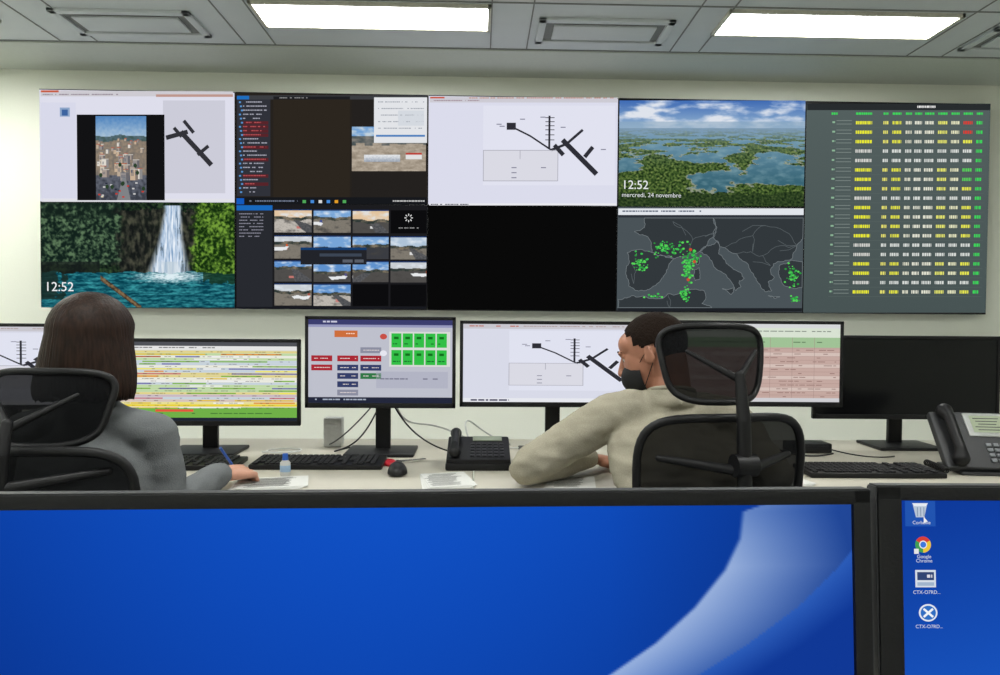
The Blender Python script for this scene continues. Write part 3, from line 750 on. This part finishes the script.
# ------------------------------------------------------------------ monitors
def monitor(X, Y, zb, w, h, yaw=0., tilt=0., art=None, dz=.75, bez=(.012, .012, .012, .018), name='computer_monitor', rim=None, py=.07):
    e = empty(name, (X, Y, dz), yaw)
    zc = zb + h / 2 - dz
    T = Matrix.Translation((0, 0, zc)) @ Matrix.Rotation(tilt, 4, 'X')
    bm = bmesh.new()
    rbox(bm, (0, .009, 0), (w, .014, h), .004, seg=3)
    rbox(bm, (0, .018, 0), (w * .94, .016, h * .93), .006, seg=3)
    rbox(bm, (0, .036, -.01), (w * .62, .03, h * .6), .012, seg=3)
    l, r, t, b = bez
    rbox(bm, (-w / 2 + l / 2, 0, 0), (l, .007, h), .0015); rbox(bm, (w / 2 - r / 2, 0, 0), (r, .007, h), .0015)
    rbox(bm, (0, 0, h / 2 - t / 2), (w, .007, t), .0015); rbox(bm, (0, 0, -h / 2 + b / 2), (w, .007, b), .0015)
    o = bmobj('housing', bm, e, [M_black]); o.matrix_local = T
    bm = bmesh.new(); rbox(bm, (0, .0015, 0), (w - l - r + .002, .002, h - t - b + .002), 0)
    o = bmobj('panel_glass', bm, e, [M_off], False); o.matrix_local = T
    if rim:
        bm = bmesh.new()
        rbox(bm, (0, .004, h / 2 + .0005), (w, .012, .0015), .0005)
        rbox(bm, (w / 2 + .0005, .004, 0), (.0015, .012, h), .0005); rbox(bm, (-w / 2 - .0005, .004, 0), (.0015, .012, h), .0005)
        o = bmobj('rim', bm, e, [M_black2]); o.matrix_local = T
    sw, sh = w - l - r, h - t - b; cx = (l - r) / 2; cz = (b - t) / 2
    if art:
        A = Art(lambda u, v: (cx + (u - .5) * sw, cz + (.5 - v) * sh), y0=.0003, dl=.00012)
        lab = art(A)
        o = A.build('screen_image', e); o.matrix_local = T
        if lab:
            for (s, u, v, size, col, al) in lab:
                ob = text(s, e, (0, 0, 0), size, col, align=al, name='icon_label')
                ob.matrix_local = T @ Matrix.Translation((cx + (u - .5) * sw, -.0012, cz + (.5 - v) * sh)) @ Matrix.Rotation(math.pi / 2, 4, 'X')
    bm = bmesh.new()
    rbox(bm, (0, py + .01, (zc + .02) / 2), (.055, .022, zc + .02), .005)
    rbox(bm, (0, .05, zc), (.09, .06, .09), .006)
    rbox(bm, (0, py - .03, .006), (.25, .19, .012), .005, seg=3)
    bmobj('stand', bm, e, [M_black])
    return e

def art_map(A):
    A.rect(0, 0, 1, 1, (216, 218, 232), 1); A.rect(0, 0, 1, .06, (200, 198, 206), 2); A.words(.02, .3, .02, .012, (190, 90, 60), 3); A.words(.3, .95, .02, .010, (170, 150, 150), 3)
    A.rect(.25, .08, .98, .85, (224, 226, 240), 2); airport(A, -.05, 0, .98, 1.02, 4)
    A.rect(0, .95, 1, 1, (230, 232, 238), 5); A.words(.02, .25, .965, .02, (60, 60, 90), 6)
    for k in range(14): A.words(.88, .97, .1 + k * .02, .005, (190, 160, 150), 4)
def art_table(A):
    A.rect(0, 0, 1, 1, (218, 218, 206), 1); A.rect(0, 0, 1, .05, (80, 82, 88), 2); A.rect(0, .05, 1, .1, (228, 228, 228), 2); A.words(.01, .6, .065, .012, (110, 110, 110), 3)
    pal = [(232, 222, 150), (214, 194, 184), (198, 210, 220), (234, 234, 222), (224, 210, 140), (202, 184, 194), (190, 216, 164)]
    for k in range(24):
        v = .11 + k * .031; A.rect(0, v, 1, v + .028, pal[random.randrange(7)], 2)
        x = random.uniform(0, .2)
        while x < .96:
            w = random.uniform(.08, .40)
            if random.random() < .6: A.rect(x, v + .006, min(1, x + w), v + .023, random.choice([(226, 192, 56), (180, 100, 66), (130, 180, 76), (200, 116, 124), (116, 116, 176), (240, 228, 96), (226, 144, 60), (238, 238, 238)]), 3)
            x += w + random.uniform(.03, .12)
        A.words(.02, .96, v + .011, .006, (90, 80, 80), 4, unit=.010, dens=.3)
    A.rect(0, .84, 1, .96, (112, 176, 72), 4); A.rect(0, .79, 1, .82, (232, 210, 64), 4); A.words(.03, .9, .9, .012, (70, 120, 55), 5, unit=.02, dens=.4)
    A.rect(.25, .855, .45, .885, (226, 84, 64), 5); A.rect(0, .96, 1, 1, (34, 40, 52), 5)
def art_pink(A):
    A.rect(0, 0, 1, 1, (196, 168, 160), 1); A.rect(0, 0, 1, .05, (214, 216, 218), 2); A.rect(0, .05, 1, .17, (216, 226, 210), 2); A.rect(0, .17, 1, .30, (160, 194, 150), 2)
    A.words(.02, .95, .085, .012, (130, 140, 130), 3, unit=.02); A.words(.02, .95, .225, .012, (96, 124, 92), 3, unit=.02, dens=.5)
    for k in range(13):
        v = .31 + k * .05
        if k % 3 == 1: A.rect(0, v, 1, v + .05, (212, 192, 184), 1.5)
        A.rect(0, v, 1, v + .004, (170, 138, 132), 2); A.words(.02, .98, v + .018, .009, (144, 112, 106), 3, unit=.02, dens=.4)
    for u in (.2, .35, .5, .62, .74, .86): A.rect(u, .17, u + .002, .95, (164, 138, 132), 3)
    A.rect(0, .95, 1, 1, (206, 206, 210), 4)
def art_panel(A):
    A.rect(0, 0, 1, 1, (190, 192, 204), 1); A.rect(0, 0, 1, .06, (60, 62, 110), 2); A.rect(0, .06, 1, .09, (150, 152, 190), 2)
    A.words(.04, .2, .015, .02, (200, 200, 220), 3)
    A.rect(.18, .13, .34, .21, (206, 110, 60), 2); A.words(.2, .32, .16, .012, (250, 220, 200), 3)
    for (u, v, c) in ((.02, .43, 1), (.2, .43, 1), (.36, .43, 1), (.2, .54, 2), (.36, .54, 2), (.2, .64, 2), (.36, .64, 3), (.2, .74, 2), (.02, .54, 1), (.2, .84, 4), (.36, .33, 4)):
        col = {1: (170, 40, 52), 2: (52, 62, 104), 3: (50, 120, 70), 4: (140, 142, 160)}[c]
        A.rect(u, v, u + .145, v + .07, col, 2); A.words(u + .02, u + .13, v + .03, .009, (225, 215, 215), 3)
    for (v0, v1) in ((.16, .33), (.36, .54)):
        for k in range(5):
            u = .575 + k * .079; A.rect(u, v0, u + .07, v1, (50, 190, 70), 2)
            A.rect(u + .018, v0 + .04, u + .05, v0 + .07, (20, 110, 30), 3); A.words(u + .01, u + .06, v1 - .05, .012, (20, 100, 40), 3)
    A.rect(.56, .14, .985, .56, (216, 220, 216), 1.5)
    A.rect(.47, .62, .97, .82, (178, 180, 196), 2); A.words(.5, .9, .7, .015, (120, 120, 140), 3)
    A.disc(.52, .2, .025, .035, (200, 80, 70), 3); A.disc(.52, .4, .025, .035, (230, 230, 240), 3)
    A.rect(0, .93, 1, 1, (36, 40, 60), 2); A.words(.02, .4, .95, .015, (170, 180, 200), 3)
monitor(-1.715, 2.62, .905, .69, .31, math.radians(5), 0, art_map)
monitor(-.99, 2.60, .853, .69, .312, math.radians(1), 0, art_table)
monitor(-.357, 2.60, .919, .54, .33, 0, 0, art_panel)
monitor(.273, 2.60, .925, .69, .312, 0, 0, art_map)
monitor(.978, 2.60, .930, .70, .314, math.radians(-1), 0, art_pink)
monitor(1.66, 2.75, .865, .73, .325, math.radians(-1), 0, None)

# front monitors ---------------------------------------------------------
def art_front(A):
    cl = [(508, 742), (540, 738), (572, 722), (610, 690), (645, 650), (678, 600), (730, 500), (800, 350), (900, 60)]
    ys = [c[0] for c in cl]; xl = [c[1] - 6 for c in cl]
    c2 = [(500, 905), (535, 868), (570, 838), (610, 795), (650, 738), (678, 690), (730, 590), (800, 440), (900, 150)]
    y2 = [c[0] for c in c2]; x2 = [c[1] for c in c2]
    def f(u, v):
        x = -25 + u * 877; y = 505 + v * 372
        b = mix((6, 38, 116), (16, 80, 196), .38 + .5 * math.sin((x + 80) / 900 * math.pi) - (y - 600) / 700)
        b = mix(b, (12, 48, 130), max(0, (x - 600) / 420))
        a = np.interp(y, ys, xl); c = np.interp(y, y2, x2)
        if y < 512: a = 736 + (512 - y) * 3
        if x > a and x < c:
            t = (x - a) / max(1, c - a)
            s = .80 - .62 * t - max(0, 1 - (y - 508) / 60) * .30 + .12 * t * min(1, max(0, (y - 570) / 60))
            e = min(1, (x - a) / 5)
            return mix(b, (190, 208, 238), max(.12, s) * e)
        if x >= c: return mix((16, 56, 150), (44, 92, 184), max(0, 1 - (x - c) / 60))
        return b
    A.raster(0, 0, 1, 1, 520, 190, f, 1)
monitor(-.0405, .540, .7955, .70, .312, math.radians(1.6), math.radians(-4), art_front, bez=(.014, .014, .011, .02), rim=True)
def art_icons(A):
    def f(u, v): return mix((14, 56, 152), (24, 84, 190), v * 1.6 + u)
    A.raster(0, 0, 1, 1, 20, 20, f, 1)
    def U(x): return (x - 900) / 882.
    def W(y): return (y - 504) / 350.
    A.rect(U(905.5), W(504.8), U(938), W(530), (34, 84, 176), 2)
    A.poly([(U(914), W(509)), (U(929), W(509)), (U(926), W(521)), (U(917), W(521))], (184, 198, 214), 3)
    A.poly([(U(913), W(507)), (U(930), W(507)), (U(928), W(510)), (U(915), W(510))], (228, 234, 242), 4)
    for q in (918, 921.5, 925): A.rect(U(q), W(511), U(q + 1), W(520), (130, 150, 176), 5)
    A.poly([(U(925), W(520)), (U(925), W(527)), (U(929), W(525))], (240, 240, 240), 6)
    cx, cy = 924, 548
    for i, c in enumerate([(214, 66, 56), (236, 196, 60), (66, 156, 84)]):
        a0 = math.radians(-150 + i * 120); pts = [(U(cx), W(cy))] + [(U(cx + 8.5 * math.cos(a0 + t * math.radians(120) / 8)), W(cy + 8 * math.sin(a0 + t * math.radians(120) / 8))) for t in range(9)]
        A.poly(pts, c, 3)
    A.disc(U(cx), W(cy), 4.2 / 882, 4.0 / 350, (235, 235, 235), 4, 20); A.disc(U(cx), W(cy), 3.2 / 882, 3.0 / 350, (60, 120, 220), 5, 20)
    A.rect(U(914), W(552), U(919), W(557), (230, 230, 230), 6)
    A.rect(U(915), W(573), U(937), W(590), (214, 222, 232), 3); A.rect(U(917), W(575), U(935), W(583), (50, 70, 116), 4); A.words(U(919), U(933), W(577.5), 3 / 350, (220, 220, 230), 5, unit=3 / 882)
    A.rect(U(917), W(585), U(935), W(588.5), (160, 180, 204), 4)
    A.disc(U(928), W(615), 10 / 882, 8.6 / 350, (225, 230, 240), 3, 24); A.disc(U(928), W(615), 8.2 / 882, 7.0 / 350, (46, 110, 194), 4, 24)
    A.line([(U(923), W(611)), (U(933), W(619))], 2.4 / 882, (240, 244, 248), 5, 2.2); A.line([(U(933), W(611)), (U(923), W(619))], 2.4 / 882, (240, 244, 248), 5, 2.2)
    w = (210, 218, 232)
    return [('Corbeille', U(922), W(527.5), .0039, w, 'CENTER'), ('Google\nChrome', U(924), W(561), .0039, w, 'CENTER'),
            ('CTX-O7RD...', U(926), W(596), .0039, w, 'CENTER'), ('CTX-O7RD...', U(928), W(629.5), .0039, w, 'CENTER')]
monitor(.6685, .553, .7970, .70, .312, math.radians(-.5), math.radians(-4), art_icons, bez=(.0195, .014, .011, .02), rim=True)

# ------------------------------------------------------------------ chairs
def chair(X, Y, rot, dz=0., hr_z=1.14, back_top=1.0, bw=.43, hw=.27, hh=.165):
    e = empty('mesh_office_chair', (X, Y, 0), rot)
    bm = bmesh.new()
    for k in range(5):
        a = k * 2 * math.pi / 5 + .3; d = V((math.cos(a), math.sin(a), 0))
        R = Matrix.Rotation(a, 3, 'Z')
        rbox(bm, d * .16 + V((0, 0, .085)), (.30, .045, .03), .01, R @ Matrix.Rotation(.08, 3, 'Y'))
        w = d * .30
        n = V((-d.y, d.x, 0))
        for s in (-1, 1): cyl(bm, w + V((0, 0, .028)) + n * (s * .012 - .008), w + V((0, 0, .028)) + n * (s * .012 + .008), .028, seg=20)
        cyl(bm, w + V((0, 0, .03)), w + V((0, 0, .08)), .012)
    cyl(bm, (0, 0, .07), (0, 0, .13), .035); cyl(bm, (0, 0, .1), (0, 0, .3), .026); 
    rbox(bm, (0, -.02, .405), (.2, .26, .05), .012)
    bmobj('five_star_base', bm, e, [M_black])
    bm = bmesh.new(); cyl(bm, (0, 0, .28), (0, 0, .40), .014)
    bmobj('gas_lift', bm, e, [M_chrome])
    bm = bmesh.new(); rbox(bm, (0, 0, .448), (.49, .47, .06), .028, seg=5)
    bmobj('seat', bm, e, [M_fab])
    def surf(zc, w, h, y0, wrap, lean, n=5.0, tp=.06):
        def P(a, rho):
            s = math.copysign(abs(math.cos(a)) ** (2 / n), math.cos(a)) * rho; t = math.copysign(abs(math.sin(a)) ** (2 / n), math.sin(a)) * rho
            return V((s * w / 2 * (1 + tp * t), y0 + wrap * s * s - lean * t + .012 * t * t, zc + t * h / 2))
        return P
    def panel(nm, P, r, mat):
        bm = bmesh.new(); K = 48; R = 10
        rings = []
        for i in range(1, R + 1): rings.append([bm.verts.new(P(2 * math.pi * k / K, i / R)) for k in range(K)])
        c = bm.verts.new(P(0, 0))
        for k in range(K): bm.faces.new((c, rings[0][k], rings[0][(k + 1) % K]))
        for i in range(R - 1):
            for k in range(K): bm.faces.new((rings[i][k], rings[i + 1][k], rings[i + 1][(k + 1) % K], rings[i][(k + 1) % K]))
        bmesh.ops.recalc_face_normals(bm, faces=bm.faces)
        bmobj(nm + '_mesh', bm, e, [mat], True, None)
        curve(nm + '_frame', [P(2 * math.pi * k / K, 1) for k in range(K)], r, M_black, e, True, 'POLY')
    zb0 = .56; h = back_top - zb0
    P = surf((zb0 + back_top) / 2, bw, h, -.25, .05, .02)
    panel('backrest', P, .0105, M_mesh)
    P3 = surf(.70, bw * .82, .13, -.272, .045, 0)
    panel('lumbar_support', P3, .006, M_fab)
    PH = surf(hr_z, hw, hh, -.215, .055, -.02, 4., .12)
    panel('headrest', PH, .008, M_mesh)
    bm = bmesh.new()
    pts = [V((0, -.10, .40)), V((0, -.24, .42)), V((0, -.315, .52)), V((0, -.325, .75)), V((0, -.31, back_top)), V((0, -.29, hr_z - .02))]
    rad = [.028, .026, .022, .017, .016, .011]
    limb(bm, pts, rad, 16)
    for zz in (.62, .90): 
        limb(bm, [V((-bw * .4, -.225, zz + .02)), V((0, -.315, zz)), V((bw * .4, -.225, zz + .02))], [.008, .013, .008], 12)
    cyl(bm, (-.026, -.315, back_top - .10), (.026, -.315, back_top - .10), .026)
    limb(bm, [V((-hw * .34, -.205, hr_z + .03)), V((0, -.285, hr_z - .03)), V((hw * .34, -.205, hr_z + .03))], [.005, .009, .005], 12)
    bmobj('spine_column', bm, e, [M_black])
    bm = bmesh.new()
    for s in (-1, 1):
        limb(bm, [V((s * .18, -.02, .41)), V((s * .285, -.02, .42)), V((s * .295, -.03, .60))], [.016, .018, .016], 12)
        rbox(bm, (s * .295, 0, .615), (.075, .23, .028), .012, seg=4)
    bmobj('armrests', bm, e, [M_black])
    return e
chair(.545, 1.915, math.radians(10), hr_z=1.138, back_top=1.015, bw=.42, hw=.262, hh=.182)
chair(-.925, 1.745, math.radians(-3), hr_z=1.045, back_top=.965, bw=.42, hw=.265, hh=.155)

# ------------------------------------------------------------------ desk objects
def keyboard(x, y, w=.43, d=.145, rot=0.):
    e = empty('computer_keyboard', (x, y, DZ), rot); bm = bmesh.new()
    rbox(bm, (0, 0, .0108), (w, d, .016), .004, Matrix.Rotation(.03, 3, 'X'))
    bmobj('base', bm, e, [M_black]); bm = bmesh.new()
    pw = .019
    for r in range(6):
        n = int((w - .02) / pw)
        for c in range(n):
            if c in (int(n * .69), int(n * .8)) and r != 3 or (r == 5 and c % 9 == 1): continue
            xx = -w / 2 + .014 + c * pw; yy = d / 2 - .017 - r * .022
            rbox(bm, (xx + .004, yy, .0213 + yy * .03), (.0165, .018, .006), .0015, seg=1)
    bmobj('keys', bm, e, [M_key], False)
keyboard(-.53, 2.405); keyboard(-1.00, 2.39, rot=.0); keyboard(1.26, 2.29, rot=-.02)
def mouse(x, y, rot=0.):
    e = empty('computer_mouse', (x, y, DZ), rot); bm = bmesh.new()
    t = bmesh.new(); bmesh.ops.create_uvsphere(t, u_segments=32, v_segments=20, radius=1)
    for v in t.verts:
        v.co = V((v.co.x * .031 * (1 - .12 * v.co.y), v.co.y * .055, (v.co.z * .034 if v.co.z > 0 else v.co.z * .006) + .006))
    _merge(bm, t); bmobj('shell', bm, e, [M_black])
    bm = bmesh.new(); cyl(bm, (-.004, .028, .032), (.004, .028, .032), .008); bmobj('wheel', bm, e, [M_black2])
    curve('cord', [(0, .054, .008), (.01, .09, .004), (-.01, .10, .004), (.005, .12, .004)], .002, M_black, e)
mouse(-.258, 2.275, .1); mouse(.955, 2.36, .1)
e = empty('scissors', (-.275, 2.44, DZ + .007), .5)
for s in (-1, 1):
    curve('handle', [(-.03 + .021 * math.cos(a), s * .02 + .015 * math.sin(a), 0) for a in [2 * math.pi * i / 16 for i in range(16)]], .006, M_red, e, True)
bm = bmesh.new(); rbox(bm, (.045, .002, 0), (.11, .009, .003), .001, Matrix.Rotation(.1, 3, 'Z')); rbox(bm, (.045, -.002, .002), (.11, .009, .003), .001, Matrix.Rotation(-.1, 3, 'Z'))
bmobj('blades', bm, e, [M_chrome])
e = empty('sanitizer_bottle', (-.602, 2.245, DZ)); bm = bmesh.new()
loft(bm, [((0, 0, 0), .014, .011, 0), ((0, 0, .004), .016, .012, 0), ((0, 0, .042), .016, .012, 0), ((0, 0, .050), .009, .008, 0), ((0, 0, .053), .008, .008, 0)], 24)
bmobj('body', bm, e, [M_white]); bm = bmesh.new(); cyl(bm, (0, 0, .0505), (0, 0, .070), .0095, .008); bmobj('cap', bm, e, [M_blue])
bm = bmesh.new(); loft(bm, [((0, 0, .014), .0163, .0123, 0), ((0, 0, .034), .0163, .0123, 0)], 24); bmobj('label', bm, e, [pmat('bottle_label', (150, 180, 210), .5)])
def paper(x, y, w, d, rot, lift=0.):
    e = empty('paper_sheets', (x, y, DZ + lift), rot); bm = bmesh.new()
    for k in range(4): rbox(bm, (.004 * k, .003 * k, .0012 + k * .0011), (w, d, .0010), 0, Matrix.Rotation(.04 * k, 3, 'Z'))
    bmobj('sheets', bm, e, [M_paper], False)
    bm = bmesh.new()
    for k in range(12): rbox(bm, (.006 - random.random() * .02, d * .42 - k * d * .07, .0058), (w * random.uniform(.5, .75), .003, .0002), 0, Matrix.Rotation(.12, 3, 'Z'))
    bmobj('printed_lines', bm, e, [M_black2], False)
paper(-.105, 2.17, .14, .19, .12); paper(.27, 2.14, .13, .17, -.25); paper(-.62, 2.13, .20, .14, .1); paper(.94, 2.18, .10, .15, .1)
e = empty('docking_station', (1.24, 2.68, DZ)); bm = bmesh.new(); rbox(bm, (0, 0, .02), (.15, .09, .035), .006, seg=3); rbox(bm, (0, -.046, .02), (.12, .004, .02), .001); bmobj('case', bm, e, [M_black])
e = empty('network_box', (-.56, 2.78, DZ)); bm = bmesh.new(); rbox(bm, (0, 0, .055), (.07, .05, .11), .006, seg=3); rbox(bm, (0, -.026, .08), (.04, .003, .012), .001); bmobj('case', bm, e, [M_white])
e = empty('cable_bundle', (0, 2.7, DZ))
def cab(pts, r, m): curve('cable', [(p[0], p[1] - 2.7, p[2] - DZ) for p in pts], r, m, e)
cab([(-.36, 2.69, .95), (-.42, 2.70, .80), (-.50, 2.62, .757), (-.55, 2.60, .757), (-.48, 2.72, .757)], .003, M_black)
cab([(-.32, 2.69, .96), (-.30, 2.70, .84), (-.2, 2.72, .86), (-.05, 2.74, .79), (.05, 2.66, .757), (.2, 2.72, .757)], .003, M_white)
cab([(-.33, 2.69, .94), (-.25, 2.66, .78), (-.12, 2.62, .757), (-.04, 2.56, .757)], .003, M_black)
cab([(-.38, 2.69, .94), (-.46, 2.67, .84), (-.52, 2.66, .79), (-.56, 2.70, .77)], .0025, M_black2)
cab([(-.66, 2.63, .757), (-.74, 2.58, .757), (-.80, 2.64, .757), (-.72, 2.70, .757), (-.62, 2.66, .757), (-.68, 2.56, .760), (-.78, 2.60, .760)], .003, M_white)
cab([(-.02, 2.53, .78), (-.06, 2.56, .86), (-.05, 2.66, .90), (.02, 2.74, .80), (.12, 2.78, .757)], .0028, M_white)
cab([(1.0, 2.69, .95), (1.04, 2.68, .80), (1.1, 2.56, .758), (1.2, 2.52, .758), (1.3, 2.6, .758)], .003, M_black)
cab([(1.14, 2.62, .77), (1.0, 2.52, .757), (.95, 2.53, .757), (1.06, 2.54, .757)], .003, M_black2)
cab([(1.3, 2.62, .77), (1.35, 2.55, .758), (1.42, 2.5, .758), (1.5, 2.55, .758)], .0025, M_black)
cab([(.40, 2.69, .92), (.42, 2.70, .8), (.5, 2.66, .757), (.65, 2.68, .757)], .003, M_black)

# ------------------------------------------------------------------ world + camera
w = bpy.data.worlds.new('world'); sc.world = w; w.use_nodes = True
w.node_tree.nodes['Background'].inputs['Color'].default_value = (.5, .5, .5, 1); w.node_tree.nodes['Background'].inputs['Strength'].default_value = .3
cam = bpy.data.cameras.new('camera'); co = bpy.data.objects.new('camera', cam); COL.objects.link(co)
cam.sensor_width = 36; cam.lens = 25.92; cam.clip_start = .02
Rm = Euler((math.radians(90 - 1.4), 0, -math.radians(1.6)), 'XYZ').to_matrix() @ Matrix.Rotation(math.radians(.42), 3, 'Z')
co.matrix_world = Matrix.Translation((0, 0, 1.24)) @ Rm.to_4x4()
sc.camera = co
